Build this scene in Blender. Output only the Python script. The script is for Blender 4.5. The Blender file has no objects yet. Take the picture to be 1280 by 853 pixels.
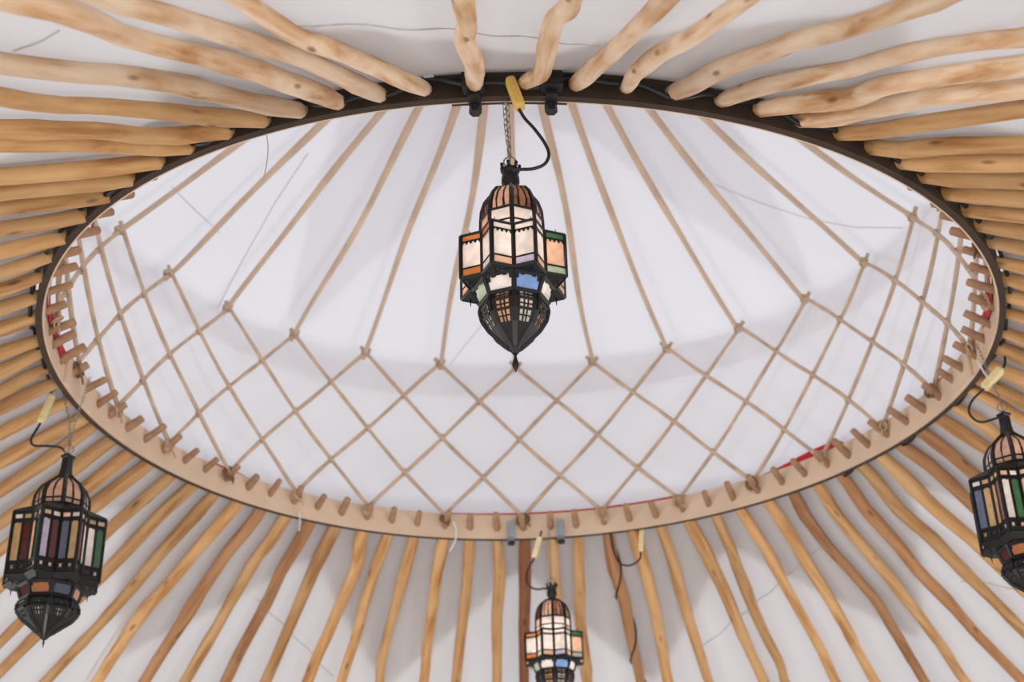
import bpy, bmesh, math, random
from mathutils import Vector, Matrix

random.seed(7)
PI = math.pi
TAU = 2 * PI
sin, cos = math.sin, math.cos
S = 1.25                      # ring radius in metres
HZ = 1.6 + 1.37613 * S        # height of the ring above the floor
C = bpy.context.scene.collection
scene = bpy.context.scene

# ------------------------------------------------------------------ camera
cd = bpy.data.cameras.new('camera')
cam = bpy.data.objects.new('camera', cd)
C.objects.link(cam)
cd.sensor_width = 36.0
cd.lens = 50.0
cd.clip_start = 0.05
cd.clip_end = 200
fw = Vector((-0.00456271, 0.88482603, 0.46589922))
rt = Vector((0.99956214, 0.01765657, -0.02374392))
up = Vector((0.02923542, -0.46558688, 0.88451916))
mat = Matrix((rt, up, -fw)).transposed().to_4x4()
mat.translation = Vector((-0.00907789 * S, -2.80258725 * S, 1.6))
cam.matrix_world = mat
cd.dof.use_dof = True
cd.dof.focus_distance = 2.72
cd.dof.aperture_fstop = 5.0
scene.camera = cam

# ------------------------------------------------------------------ sky, exposure
w = bpy.data.worlds.new('sky')
scene.world = w
w.use_nodes = True
bg = w.node_tree.nodes['Background']
bg.inputs[0].default_value = (0.91, 0.95, 1.03, 1)
bg.inputs[1].default_value = 1.25
def area_fill(name, loc, target, sx, sy, power, col):
    ld = bpy.data.lights.new(name, 'AREA')
    ld.shape = 'RECTANGLE'
    ld.size, ld.size_y, ld.energy, ld.color = sx, sy, power, col
    lo = bpy.data.objects.new(name, ld)
    C.objects.link(lo)
    lo.location = loc
    lo.rotation_euler = (Vector(target) - Vector(loc)).to_track_quat('-Z', 'Y').to_euler()
# daylight lamps added to brighten the roof from inside; the openings are unseen
area_fill('camera_side_fill', (0, -5.6, 1.0), (0, 1.6, 3.0), 6.0, 2.0, 165, (1.0, 0.985, 0.97))
area_fill('left_fill', (-4.9, 0, 0.9), (0, 0, 3.2), 2.4, 1.6, 85, (1.0, 0.985, 0.97))
area_fill('right_fill', (4.9, 0, 0.9), (0, 0, 3.2), 2.4, 1.6, 85, (1.0, 0.985, 0.97))
scene.view_settings.view_transform = 'Standard'
scene.view_settings.look = 'None'
scene.view_settings.exposure = 0.03
scene.view_settings.gamma = 1.0
scene.view_settings.use_curve_mapping = False
scene.cycles.max_bounces = 14
scene.cycles.diffuse_bounces = 8
scene.cycles.transmission_bounces = 8
scene.cycles.transparent_max_bounces = 16
scene.cycles.use_denoising = True
scene.cycles.sample_clamp_indirect = 6.0
POLE_BENDS = {  # pole number: (radius, sideways bow) pairs, thousandths of the ring radius
    0: [(1030,5),(1211,3),(1349,-2),(1530,-4)],
    1: [(1041,4),(1180,3),(1242,3),(1534,-14)],
    2: [(1034,1),(1185,-16),(1321,-33),(1443,-35),(1539,-41)],
    3: [(1037,9),(1128,3),(1259,12),(1370,7),(1500,6),(1553,5)],
    4: [(1039,3),(1160,3),(1288,-2),(1414,-14),(1562,-29)],
    5: [(1039,6),(1147,3),(1273,-10),(1408,-18),(1578,-25)],
    6: [(1042,12),(1144,18),(1276,21),(1423,17),(1603,18)],
    7: [(1042,13),(1133,7),(1248,-8),(1372,-22),(1464,-27),(1547,-27),(1614,-42)],
    8: [(1037,10),(1142,12),(1184,13),(1315,4),(1443,-2),(1521,-6),(1642,-20)],
    9: [(1046,17),(1074,19),(1167,14),(1262,5),(1360,2),(1454,-5),(1546,-17),(1667,-30)],
    10: [(1046,20),(1103,5),(1204,1),(1306,12),(1404,21),(1517,7),(1624,-8),(1700,-20)],
    11: [(1047,20),(1131,3),(1220,0),(1343,1),(1471,-9),(1578,-20),(1727,-45)],
    12: [(1047,23),(1155,1),(1262,-3),(1364,-15),(1468,-13),(1593,-23),(1752,-25)],
    13: [(1046,19),(1188,-5),(1279,5),(1379,0),(1495,-6),(1620,-18)],
    14: [(1048,10),(1228,-6),(1317,-3),(1412,-11),(1504,-20)],
    15: [(1042,9),(1105,16),(1166,10),(1256,-4)],
    16: [(1032,17),(1104,12),(1187,-1)],
    17: [(1027,18),(1082,18),(1144,19)],
    18: [(1029,12),(1091,11),(1139,-3)],
    19: [(1024,24),(1066,27),(1149,16)],
    30: [(1006,-13),(1062,-10),(1116,-8)],
    31: [(998,-13),(1074,-11),(1147,-9)],
    32: [(1002,-10),(1062,-18),(1186,-13)],
    33: [(992,-20),(1101,-21),(1230,-22)],
    34: [(984,-20),(1051,-38),(1153,-30),(1279,-37)],
    35: [(981,-22),(1074,-23),(1207,-8),(1376,-4)],
    36: [(976,-15),(1067,-26),(1196,-14),(1305,-1),(1453,-20)],
    37: [(980,-15),(1035,-13),(1128,-23),(1205,-38),(1325,-13),(1392,-25),(1528,-54)],
    38: [(979,-19),(1075,-12),(1171,-13),(1258,-27),(1342,-44),(1442,-45),(1521,-52),(1574,-61),(1630,-80)],
    39: [(970,-12),(1094,-11),(1242,3),(1342,3),(1380,-2),(1451,-3),(1515,-24),(1592,-37),(1661,-45),(1707,-45)],
    40: [(980,-10),(1137,7),(1320,17),(1426,11),(1539,11),(1600,9)],
    41: [(970,-5),(1104,-11),(1275,-19),(1431,-24),(1581,-32),(1618,-33)],
    42: [(969,0),(1100,-24),(1286,-26),(1447,-28),(1532,-43),(1609,-43)],
    43: [(991,1),(1229,-17),(1370,-19),(1485,-34),(1588,-39),(1624,-42)],
    44: [(953,5),(1167,22),(1361,39),(1487,63),(1623,64),(1716,60)],
    45: [(1003,1),(1108,-2),(1243,-8),(1360,-8),(1484,4),(1568,10),(1667,18),(1749,32),(1788,35)],
    46: [(1010,-6),(1138,-22),(1224,-32),(1361,-43),(1487,-35),(1559,-26),(1637,-25),(1700,-39),(1769,-46),(1818,-38),(1843,-36)],
    47: [(1036,-17),(1153,-17),(1275,-23),(1370,-26),(1473,-24),(1534,-14),(1596,-10),(1656,-8)],
    48: [(1055,-28),(1155,-22),(1257,-26),(1377,-18),(1433,-3),(1481,-1),(1537,-10)],
    49: [(1057,-35),(1132,-10),(1190,-8),(1283,-25),(1383,-20),(1446,-19)],
    50: [(1057,-32),(1162,-44),(1267,-62),(1398,-64)],
    51: [(1060,-39),(1168,-26),(1294,-12)],
    52: [(1058,-39),(1166,-38),(1256,-41)],
    53: [(1056,-45),(1128,-53),(1220,-62)],
    54: [(1050,-38),(1105,-33),(1171,-37)],
    55: [(1039,-25),(1089,-24),(1137,-21)],
    56: [(1037,-27),(1075,-15),(1112,-5)],
    57: [(1032,-22),(1066,-15),(1099,-10)],
    58: [(1028,-13),(1057,-11),(1091,-10)],
    59: [(1028,-5),(1058,1),(1089,-4)],
    60: [(1026,22),(1058,20),(1094,15)],
    61: [(1025,-4),(1066,6),(1104,8)],
    62: [(1025,-5),(1067,-7),(1119,4)],
    63: [(1021,-10),(1075,-21),(1134,-20)],
    64: [(1023,5),(1082,-8),(1163,-18)],
    65: [(1025,16),(1118,3),(1203,-8)],
    66: [(1022,-18),(1158,1),(1253,2)],
    67: [(1022,-8),(1151,-1),(1313,6)],
    68: [(1029,-5),(1137,2),(1374,-6)],
    69: [(1030,-6),(1186,-18),(1455,-10)],
    70: [(1032,3),(1198,-3),(1501,21),(1596,27)],
    71: [(1033,3),(1119,-4),(1209,-1),(1313,0),(1540,-12),(1688,-9)],
    72: [(1045,2),(1105,3),(1232,3),(1366,14),(1478,15),(1607,10),(1683,6)],
    73: [(1047,5),(1079,4),(1192,-2),(1314,1),(1393,-4),(1467,0),(1550,9),(1651,22)],
    74: [(1041,1),(1068,5),(1182,-4),(1310,2),(1424,14),(1522,19),(1625,28)],
    75: [(1041,3),(1106,6),(1174,-3),(1293,6),(1416,15),(1604,21)],
    76: [(1045,1),(1109,3),(1194,-1),(1295,9),(1383,11),(1476,13),(1584,21)],
    77: [(1045,0),(1147,-2),(1253,3),(1376,8),(1508,15),(1569,18)],
    78: [(1044,4),(1156,30),(1263,27),(1379,28),(1459,25),(1554,27)],
    79: [(1045,1),(1141,-2),(1269,1),(1379,9),(1470,9),(1545,11)],
    80: [(1042,-1),(1141,-1),(1261,-1),(1357,-2),(1462,0),(1537,14)],
    81: [(1044,6),(1147,6),(1268,13),(1378,20),(1530,33)],
    82: [(1038,3),(1131,9),(1243,12),(1381,13),(1528,16)],
    83: [(1037,5),(1162,18),(1278,15),(1528,27)],
}
SEAMS = [
    [(1.319, -8.17), (1.566, -4.99)] ,
    [(1.484, -11.26), (1.678, -11.0)] ,
    [(1.473, 4.95), (1.333, 7.35), (1.211, 10.22)] ,
    [(1.491, -39.44), (1.411, -40.25), (1.35, -41.06), (1.296, -41.78), (1.219, 40.8)] ,
    [(1.668, -37.75), (1.636, -37.02)] ,
    [(1.436, 12.54), (1.524, 13.69)] ,
]
CROWN_SEAMS = [
    [(1.078, -12.08), (0.942, -12.59), (0.77, -13.36), (0.639, -13.95)] ,
    [(0.701, 11.73), (0.801, 13.07), (0.896, 14.26), (0.98, 15.49), (1.049, 16.8)] ,
    [(0.895, -0.93), (0.975, -1.88), (1.058, -2.63)] ,
    [(0.9, -17.88), (0.898, -16.08), (0.903, -14.38)] ,
]
CABLES = [
    ((-0.011, -1.028, 0.0206), (0.005, -1.028, -0.0372), 0.0297, [(0.0013, -1.028, -0.0355), (0.0106, -1.028, -0.0557), (0.0247, -1.0281, -0.0758), (0.0397, -1.0281, -0.1033), (0.0451, -1.0282, -0.1242), (0.0384, -1.0281, -0.1415), (0.0212, -1.0281, -0.1496), (0.0019, -1.028, -0.1503), (-0.0102, -1.028, -0.1528)], 'yellow', 'yellow inline connector with black cable looping to the central lantern'),
    ((-1.042, 0.018, 0.0077), (-1.0592, 0.0119, -0.0625), 0.0287, [(-1.0372, 0.0197, 0.0221), (-1.0458, 0.0167, 0.013), (-1.0508, 0.0149, -0.0266), (-1.0579, 0.0124, -0.0604), (-1.0661, 0.0096, -0.0843), (-1.0718, 0.0076, -0.1021), (-1.0654, 0.0098, -0.1165), (-1.0373, 0.0196, -0.115), (-1.012, 0.0284, -0.1157), (-0.9975, 0.0335, -0.1329), (-0.9917, 0.0355, -0.1416)], 'cream', 'cream inline connector and cable left of the left-hand lantern neck'),
    ((1.0224, -0.064, -0.0355), (0.9804, -0.0486, -0.0742), 0.0321, [(1.033, -0.0679, -0.009), (1.0278, -0.066, -0.0309), (1.0005, -0.056, -0.0556), (0.9783, -0.0479, -0.0776), (0.9568, -0.04, -0.0958), (0.9458, -0.0359, -0.1162), (0.9489, -0.0371, -0.1355), (0.9651, -0.043, -0.15), (0.9948, -0.0539, -0.1466), (1.0083, -0.0589, -0.1475)], 'cream', 'cream inline connector and cable above the right-hand lantern neck'),
    ((0.0352, 0.9936, -0.0036), (0.0154, 0.9939, -0.0641), 0.0281, [(0.0403, 0.9935, 0.0152), (0.0353, 0.9936, -0.0012), (0.0177, 0.9939, -0.0618), (0.0035, 0.9942, -0.0869), (-0.0062, 0.9943, -0.1144), (-0.0025, 0.9943, -0.1399), (0.0192, 0.9939, -0.1544), (0.0436, 0.9934, -0.153), (0.0588, 0.9931, -0.1581)], 'cream', 'cream inline connector and cable over the far lantern'),
    ((0.3211, 0.9855, 0.0085), (0.3146, 0.986, -0.0571), 0.0253, [(0.3221, 0.9854, 0.0228), (0.3211, 0.9855, 0.0085), (0.3146, 0.986, -0.0571), (0.3087, 0.9865, -0.0801), (0.2834, 0.9885, -0.0949), (0.2572, 0.9906, -0.0887), (0.2412, 0.9918, -0.0575), (0.2333, 0.9925, -0.0005), (0.2271, 0.993, 0.0094)], 'cream', 'cream inline connector looped to the cord-wound far pole'),
]
LOOSE = [
    ([(-0.4089, -0.9211, 0.0106), (-0.4048, -0.9202, -0.0191), (-0.4054, -0.9204, -0.0535), (-0.4097, -0.9212, -0.0879)], 0.0011, 'seam', 'fine grey thread dangling below the near left of the ring'),
    ([(-0.2081, 0.9614, 0.0394), (-0.1993, 0.9619, 0.0156), (-0.2017, 0.9617, -0.0174), (-0.2174, 0.9609, -0.0499)], 0.0028, 'white_cord', 'white cord end curling below the far ring, left of the grey clamps'),
    ([(-0.6098, 0.7722, 0.008), (-0.6065, 0.7728, -0.0191), (-0.6073, 0.7727, -0.0462)], 0.0022, 'white_cord', 'short white cord end hanging over the far left inner face'),
    ([(0.9912, -0.0182, 0.0081), (0.9971, -0.0203, -0.0147), (1.0056, -0.0234, -0.0397)], 0.0028, 'white_cord', 'white cord running from ring to the right-hand connector'),
]

# ------------------------------------------------------------------ materials
def new_mat(name):
    m = bpy.data.materials.new(name)
    m.use_nodes = True
    nt = m.node_tree
    return m, nt, nt.nodes['Principled BSDF'], nt.nodes['Material Output']

def node(nt, typ, **kw):
    n = nt.nodes.new(typ)
    for k, v in kw.items():
        setattr(n, k, v)
    return n

def ramp(nt, stops):
    r = nt.nodes.new('ShaderNodeValToRGB')
    el = r.color_ramp.elements
    while len(el) < len(stops):
        el.new(0.5)
    for e, (p, c) in zip(el, stops):
        e.position = p
        e.color = (*c, 1)
    return r

def mixcol(nt, fac, a, b, mode='MIX'):
    n = nt.nodes.new('ShaderNodeMix')
    n.data_type = 'RGBA'
    n.blend_type = mode
    if isinstance(fac, (int, float)):
        n.inputs[0].default_value = fac
    else:
        nt.links.new(fac, n.inputs[0])
    for i, v in ((6, a), (7, b)):
        if isinstance(v, tuple):
            n.inputs[i].default_value = (*v, 1)
        else:
            nt.links.new(v, n.inputs[i])
    return n.outputs[2]

def wood(name, light, mid, dark, knot=0.8, rough=0.62, grain=1.0):
    """peeled pole: grain stretched along local x, patches, dark knots, a random shift per object"""
    m, nt, p, out = new_mat(name)
    L = nt.links.new
    tc = node(nt, 'ShaderNodeTexCoord')
    oi = node(nt, 'ShaderNodeObjectInfo')
    off = node(nt, 'ShaderNodeVectorMath', operation='MULTIPLY_ADD')
    comb = node(nt, 'ShaderNodeCombineXYZ')
    mul = node(nt, 'ShaderNodeMath', operation='MULTIPLY')
    mul.inputs[1].default_value = 37.0
    L(oi.outputs['Random'], mul.inputs[0])
    for i in range(3):
        L(mul.outputs[0], comb.inputs[i])
    off.inputs[1].default_value = (1, 1, 1)
    L(tc.outputs['Object'], off.inputs[0])
    L(comb.outputs[0], off.inputs[2])
    mp = node(nt, 'ShaderNodeMapping')
    mp.inputs['Scale'].default_value = (1.8, 30 * grain, 30 * grain)
    L(off.outputs[0], mp.inputs[0])
    n1 = node(nt, 'ShaderNodeTexNoise')
    n1.inputs['Scale'].default_value = 1.6
    n1.inputs['Detail'].default_value = 5
    L(mp.outputs[0], n1.inputs['Vector'])
    r1 = ramp(nt, [(0.34, dark), (0.5, mid), (0.66, light)])
    L(n1.outputs[0], r1.inputs[0])
    mp2 = node(nt, 'ShaderNodeMapping')
    mp2.inputs['Scale'].default_value = (3.2, 9, 9)
    L(off.outputs[0], mp2.inputs[0])
    n2 = node(nt, 'ShaderNodeTexNoise')
    n2.inputs['Scale'].default_value = 1.7
    n2.inputs['Detail'].default_value = 4
    L(mp2.outputs[0], n2.inputs['Vector'])
    r2 = ramp(nt, [(0.42, (0, 0, 0)), (0.68, (1, 1, 1))])
    L(n2.outputs[0], r2.inputs[0])
    c1 = mixcol(nt, r2.outputs[0], r1.outputs[0], light)
    # per-object hue
    hv = node(nt, 'ShaderNodeHueSaturation')
    mr = node(nt, 'ShaderNodeMapRange')
    mr.inputs[3].default_value = 0.82
    mr.inputs[4].default_value = 1.14
    L(oi.outputs['Random'], mr.inputs[0])
    L(mr.outputs[0], hv.inputs['Value'])
    L(c1, hv.inputs['Color'])
    # knots
    mp3 = node(nt, 'ShaderNodeMapping')
    mp3.inputs['Scale'].default_value = (6.5, 24, 24)
    L(off.outputs[0], mp3.inputs[0])
    vo = node(nt, 'ShaderNodeTexVoronoi')
    vo.inputs['Scale'].default_value = 1.0
    L(mp3.outputs[0], vo.inputs['Vector'])
    r3 = ramp(nt, [(0.06, (knot, knot, knot)), (0.17, (0, 0, 0))])
    L(vo.outputs['Distance'], r3.inputs[0])
    c2 = mixcol(nt, r3.outputs[0], hv.outputs[0], (dark[0] * 0.36, dark[1] * 0.27, dark[2] * 0.25))
    L(c2, p.inputs['Base Color'])
    p.inputs['Roughness'].default_value = rough
    bp = node(nt, 'ShaderNodeBump')
    bp.inputs['Strength'].default_value = 0.35
    bp.inputs['Distance'].default_value = 0.004
    L(n1.outputs[0], bp.inputs['Height'])
    L(bp.outputs[0], p.inputs['Normal'])
    return m

def plain(name, col, rough=0.6, metal=0.0, var=0.12, scale=40.0, bump=0.0):
    m, nt, p, out = new_mat(name)
    L = nt.links.new
    tc = node(nt, 'ShaderNodeTexCoord')
    n = node(nt, 'ShaderNodeTexNoise')
    n.inputs['Scale'].default_value = scale
    n.inputs['Detail'].default_value = 4
    L(tc.outputs['Object'], n.inputs['Vector'])
    r = ramp(nt, [(0.3, tuple(c * (1 - var) for c in col)), (0.7, tuple(min(1, c * (1 + var)) for c in col))])
    L(n.outputs[0], r.inputs[0])
    L(r.outputs[0], p.inputs['Base Color'])
    p.inputs['Roughness'].default_value = rough
    p.inputs['Metallic'].default_value = metal
    if bump:
        b = node(nt, 'ShaderNodeBump')
        b.inputs['Strength'].default_value = bump
        b.inputs['Distance'].default_value = 0.003
        L(n.outputs[0], b.inputs['Height'])
        L(b.outputs[0], p.inputs['Normal'])
    return m

def cloth(name, refl, trans, fac):
    """canvas: diffuse reflection plus light coming through"""
    m, nt, p, out = new_mat(name)
    L = nt.links.new
    nt.nodes.remove(p)
    tc = node(nt, 'ShaderNodeTexCoord')
    n = node(nt, 'ShaderNodeTexNoise')
    n.inputs['Scale'].default_value = 2.2
    n.inputs['Detail'].default_value = 3
    L(tc.outputs['Object'], n.inputs['Vector'])
    r1 = ramp(nt, [(0.3, tuple(c * 0.965 for c in refl)), (0.7, refl)])
    r2 = ramp(nt, [(0.3, tuple(c * 0.965 for c in trans)), (0.7, trans)])
    L(n.outputs[0], r1.inputs[0])
    L(n.outputs[0], r2.inputs[0])
    d = node(nt, 'ShaderNodeBsdfDiffuse')
    t = node(nt, 'ShaderNodeBsdfTranslucent')
    L(r1.outputs[0], d.inputs[0])
    L(r2.outputs[0], t.inputs[0])
    mx = node(nt, 'ShaderNodeMixShader')
    mx.inputs[0].default_value = fac
    L(d.outputs[0], mx.inputs[1])
    L(t.outputs[0], mx.inputs[2])
    L(mx.outputs[0], out.inputs[0])
    return m

def glass_pane(name, col, clear=0.16, mottled=0.22):
    """cathedral glass: partly see-through, partly scattering, a light gloss"""
    m, nt, p, out = new_mat(name)
    L = nt.links.new
    nt.nodes.remove(p)
    tc = node(nt, 'ShaderNodeTexCoord')
    n = node(nt, 'ShaderNodeTexNoise')
    n.inputs['Scale'].default_value = 60
    n.inputs['Detail'].default_value = 3
    L(tc.outputs['Object'], n.inputs['Vector'])
    r = ramp(nt, [(0.3, tuple(c * (1 - mottled) for c in col)), (0.7, col)])
    L(n.outputs[0], r.inputs[0])
    tr = node(nt, 'ShaderNodeBsdfTransparent')
    tl = node(nt, 'ShaderNodeBsdfTranslucent')
    gl = node(nt, 'ShaderNodeBsdfGlossy')
    df = node(nt, 'ShaderNodeBsdfDiffuse')
    gl.inputs['Roughness'].default_value = 0.15
    for b in (tr, tl, df):
        L(r.outputs[0], b.inputs[0])
    m0 = node(nt, 'ShaderNodeMixShader')
    m0.inputs[0].default_value = 0.75
    L(df.outputs[0], m0.inputs[1])
    L(tl.outputs[0], m0.inputs[2])
    m1 = node(nt, 'ShaderNodeMixShader')
    m1.inputs[0].default_value = clear
    L(m0.outputs[0], m1.inputs[1])
    L(tr.outputs[0], m1.inputs[2])
    m2 = node(nt, 'ShaderNodeMixShader')
    m2.inputs[0].default_value = 0.06
    L(m1.outputs[0], m2.inputs[1])
    L(gl.outputs[0], m2.inputs[2])
    L(m2.outputs[0], out.inputs[0])
    return m

M = {}
M['honey'] = wood('honey_pole_wood', (0.63, 0.385, 0.175), (0.52, 0.275, 0.10), (0.36, 0.165, 0.05))
M['pale'] = wood('pale_lit_pole_wood', (0.80, 0.63, 0.465), (0.64, 0.40, 0.215), (0.45, 0.23, 0.09))  # light from below on the near poles put into a paler wood colour
M['red'] = wood('reddish_pole_wood', (0.30, 0.115, 0.045), (0.22, 0.075, 0.03), (0.15, 0.05, 0.02))
M['orange'] = wood('orange_pole_wood', (0.47, 0.25, 0.11), (0.39, 0.18, 0.07), (0.27, 0.11, 0.04))
M['peg'] = plain('peg_wood', (0.35, 0.20, 0.11), 0.7, var=0.25, scale=30)
M['stick'] = plain('lattice_stick_wood', (0.56, 0.41, 0.29), 0.65, var=0.2, scale=18)
M['crown_pole'] = plain('crown_pole_wood', (0.66, 0.50, 0.36), 0.65, var=0.15, scale=9)
M['ring_dark'] = plain('dark_bent_wood', (0.036, 0.021, 0.013), 0.55, var=0.35, scale=14, bump=0.2)  # near-black brown for the ring's outer face and underside
M['ring_pale'] = plain('pale_bent_wood', (0.66, 0.49, 0.35), 0.55, var=0.07, scale=10)
M['rope'] = plain('natural_rope', (0.50, 0.35, 0.22), 0.9, var=0.25, scale=120, bump=0.4)
M['dark_rope'] = plain('brown_rope', (0.20, 0.11, 0.055), 0.9, var=0.3, scale=120, bump=0.4)
M['white_cord'] = plain('white_cord', (0.78, 0.74, 0.70), 0.8, var=0.06)
M['red_cloth'] = plain('red_webbing', (0.55, 0.015, 0.03), 0.8, var=0.2, scale=60)
M['black'] = plain('black_rubber', (0.012, 0.012, 0.013), 0.45, var=0.2)
M['iron'] = plain('blackened_iron', (0.006, 0.0068, 0.0075), 0.45, metal=0.15, var=0.35, scale=50, bump=0.15)
M['chain'] = plain('grey_chain', (0.28, 0.27, 0.25), 0.4, metal=0.8, var=0.2)
M['steel'] = plain('grey_clamp_steel', (0.30, 0.34, 0.38), 0.4, metal=0.4, var=0.12)
M['yellow'] = plain('yellow_plastic', (0.72, 0.49, 0.12), 0.5, var=0.12, scale=25)
M['cream'] = plain('cream_plastic', (0.78, 0.66, 0.36), 0.5, var=0.15, scale=25)
M['white'] = plain('white_plastic', (0.8, 0.8, 0.78), 0.4, var=0.05)
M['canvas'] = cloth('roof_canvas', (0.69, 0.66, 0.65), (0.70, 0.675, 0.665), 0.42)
M['overlay'] = cloth('outer_canvas', (0.70, 0.68, 0.67), (0.62, 0.60, 0.59), 0.55)
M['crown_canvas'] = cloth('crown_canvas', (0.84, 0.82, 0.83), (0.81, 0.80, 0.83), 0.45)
M['crown_overlay'] = cloth('crown_outer_canvas', (0.86, 0.85, 0.85), (0.90, 0.89, 0.9), 0.80)
M['seam'] = plain('seam_thread', (0.50, 0.47, 0.45), 0.9, var=0.1)
M['floor'] = plain('pale_board_floor', (0.72, 0.69, 0.66), 0.6, var=0.12, scale=3)
M['ground'] = plain('pale_gravel', (0.60, 0.56, 0.50), 0.9, var=0.15, scale=1.5)
M['g_white'] = glass_pane('white_glass', (0.98, 0.95, 0.94))
M['g_bowl'] = glass_pane('clear_bowl_glass', (0.97, 0.93, 0.90), 0.6)
M['g_bowl_amber'] = glass_pane('clear_amber_bowl_glass', (0.90, 0.66, 0.48), 0.5)
M['g_dull'] = glass_pane('dull_amber_glass', (0.66, 0.40, 0.27), 0.2, 0.5)
M['g_peach'] = glass_pane('peach_glass', (0.95, 0.74, 0.60))
M['g_amber'] = glass_pane('amber_glass', (0.74, 0.40, 0.17))
M['g_blue'] = glass_pane('blue_glass', (0.42, 0.58, 0.86))
M['g_sage'] = glass_pane('sage_green_glass', (0.66, 0.75, 0.66))
M['g_green'] = glass_pane('green_glass', (0.13, 0.30, 0.16))
M['g_red'] = glass_pane('dark_red_glass', (0.22, 0.05, 0.04))
M['g_lilac'] = glass_pane('lilac_glass', (0.74, 0.70, 0.84))
M['g_pink'] = glass_pane('pink_glass', (0.48, 0.32, 0.34))
M['g_gold'] = glass_pane('gold_glass', (0.72, 0.58, 0.36))
M['g_slate'] = glass_pane('slate_blue_glass', (0.24, 0.28, 0.38))
mb, nt, p_, o_ = new_mat('lit_bulb')
p_.inputs['Emission Color'].default_value = (1.0, 0.66, 0.38, 1)
p_.inputs['Emission Strength'].default_value = 9.0
M['bulb'] = mb

# ------------------------------------------------------------------ helpers
class MB:
    """collects vertices and faces, then links them as one mesh object"""
    def __init__(self):
        self.v, self.f = [], []
    def quad_strip_ring(self, rings, close=True, caps=True):
        n = len(rings[0])
        b = len(self.v)
        for r in rings:
            self.v += [tuple(p) for p in r]
        for i in range(len(rings) - 1):
            for j in range(n if close else n - 1):
                k = (j + 1) % n
                self.f.append((b + i * n + j, b + i * n + k, b + (i + 1) * n + k, b + (i + 1) * n + j))
        if caps:
            self.f.append(tuple(b + j for j in reversed(range(n))))
            self.f.append(tuple(b + (len(rings) - 1) * n + j for j in range(n)))
    def tube(self, pts, rad, seg=8, caps=True):
        pts = [Vector(p) for p in pts]
        if not hasattr(rad, '__len__'):
            rad = [rad] * len(pts)
        rings = []
        prev = None
        for i, p in enumerate(pts):
            t = (pts[min(i + 1, len(pts) - 1)] - pts[max(i - 1, 0)]).normalized()
            if prev is None:
                a = Vector((0, 0, 1)) if abs(t.z) < 0.9 else Vector((1, 0, 0))
                u = (a - t * a.dot(t)).normalized()
            else:
                u = (prev - t * prev.dot(t)).normalized()
            prev = u
            v = t.cross(u)
            rings.append([p + (u * cos(TAU * j / seg) + v * sin(TAU * j / seg)) * rad[i] for j in range(seg)])
        self.quad_strip_ring(rings, True, caps)
    def bar(self, a, b, wd, seg=4):
        self.tube([a, b], wd * 0.7071, seg)
    def box(self, c, sx, sy, sz, rot=None):
        b = len(self.v)
        c = Vector(c)
        for x in (-1, 1):
            for y in (-1, 1):
                for z in (-1, 1):
                    q = Vector((x * sx / 2, y * sy / 2, z * sz / 2))
                    if rot:
                        q = rot @ q
                    self.v.append(tuple(c + q))
        for f in ((0, 1, 3, 2), (4, 6, 7, 5), (0, 4, 5, 1), (2, 3, 7, 6), (0, 2, 6, 4), (1, 5, 7, 3)):
            self.f.append(tuple(b + i for i in f))
    def slab(self, quad, th):
        """thin solid from a planar polygon, thickness along its normal"""
        q = [Vector(p) for p in quad]
        nrm = (q[1] - q[0]).cross(q[2] - q[0])
        if nrm.length < 1e-12:
            nrm = (q[2] - q[0]).cross(q[3] - q[0])
        nrm.normalize()
        n = len(q)
        b = len(self.v)
        self.v += [tuple(p - nrm * th / 2) for p in q] + [tuple(p + nrm * th / 2) for p in q]
        self.f.append(tuple(b + i for i in reversed(range(n))))
        self.f.append(tuple(b + n + i for i in range(n)))
        for i in range(n):
            k = (i + 1) % n
            self.f.append((b + i, b + k, b + n + k, b + n + i))
    def torus(self, c, ax, R, r, n=14, m=6):
        ax = Vector(ax).normalized()
        a = Vector((0, 0, 1)) if abs(ax.z) < 0.9 else Vector((1, 0, 0))
        u = (a - ax * a.dot(ax)).normalized()
        v = ax.cross(u)
        b = len(self.v)
        c = Vector(c)
        for i in range(n):
            d = u * cos(TAU * i / n) + v * sin(TAU * i / n)
            for j in range(m):
                self.v.append(tuple(c + d * (R + r * cos(TAU * j / m)) + ax * r * sin(TAU * j / m)))
        for i in range(n):
            for j in range(m):
                i2, j2 = (i + 1) % n, (j + 1) % m
                self.f.append((b + i * m + j, b + i2 * m + j, b + i2 * m + j2, b + i * m + j2))
    def build(self, name, mat, parent=None, smooth=False, loc=None, rotz=0.0):
        me = bpy.data.meshes.new(name)
        me.from_pydata(self.v, [], self.f)
        me.update()
        if smooth:
            me.polygons.foreach_set('use_smooth', [True] * len(me.polygons))
        me.materials.append(mat)
        o = bpy.data.objects.new(name, me)
        C.objects.link(o)
        if parent:
            o.parent = parent
        if loc is not None:
            o.location = loc
        o.rotation_euler.z = rotz
        return o

def empty(name, loc, rotz=0.0):
    o = bpy.data.objects.new(name, None)
    o.empty_display_size = 0.05
    C.objects.link(o)
    o.location = loc
    o.rotation_euler.z = rotz
    return o

def tag(o, label=None, cat=None, group=None, kind=None):
    for k, v in (('label', label), ('category', cat), ('group', group), ('kind', kind)):
        if v:
            o[k] = v
    return o

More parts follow.
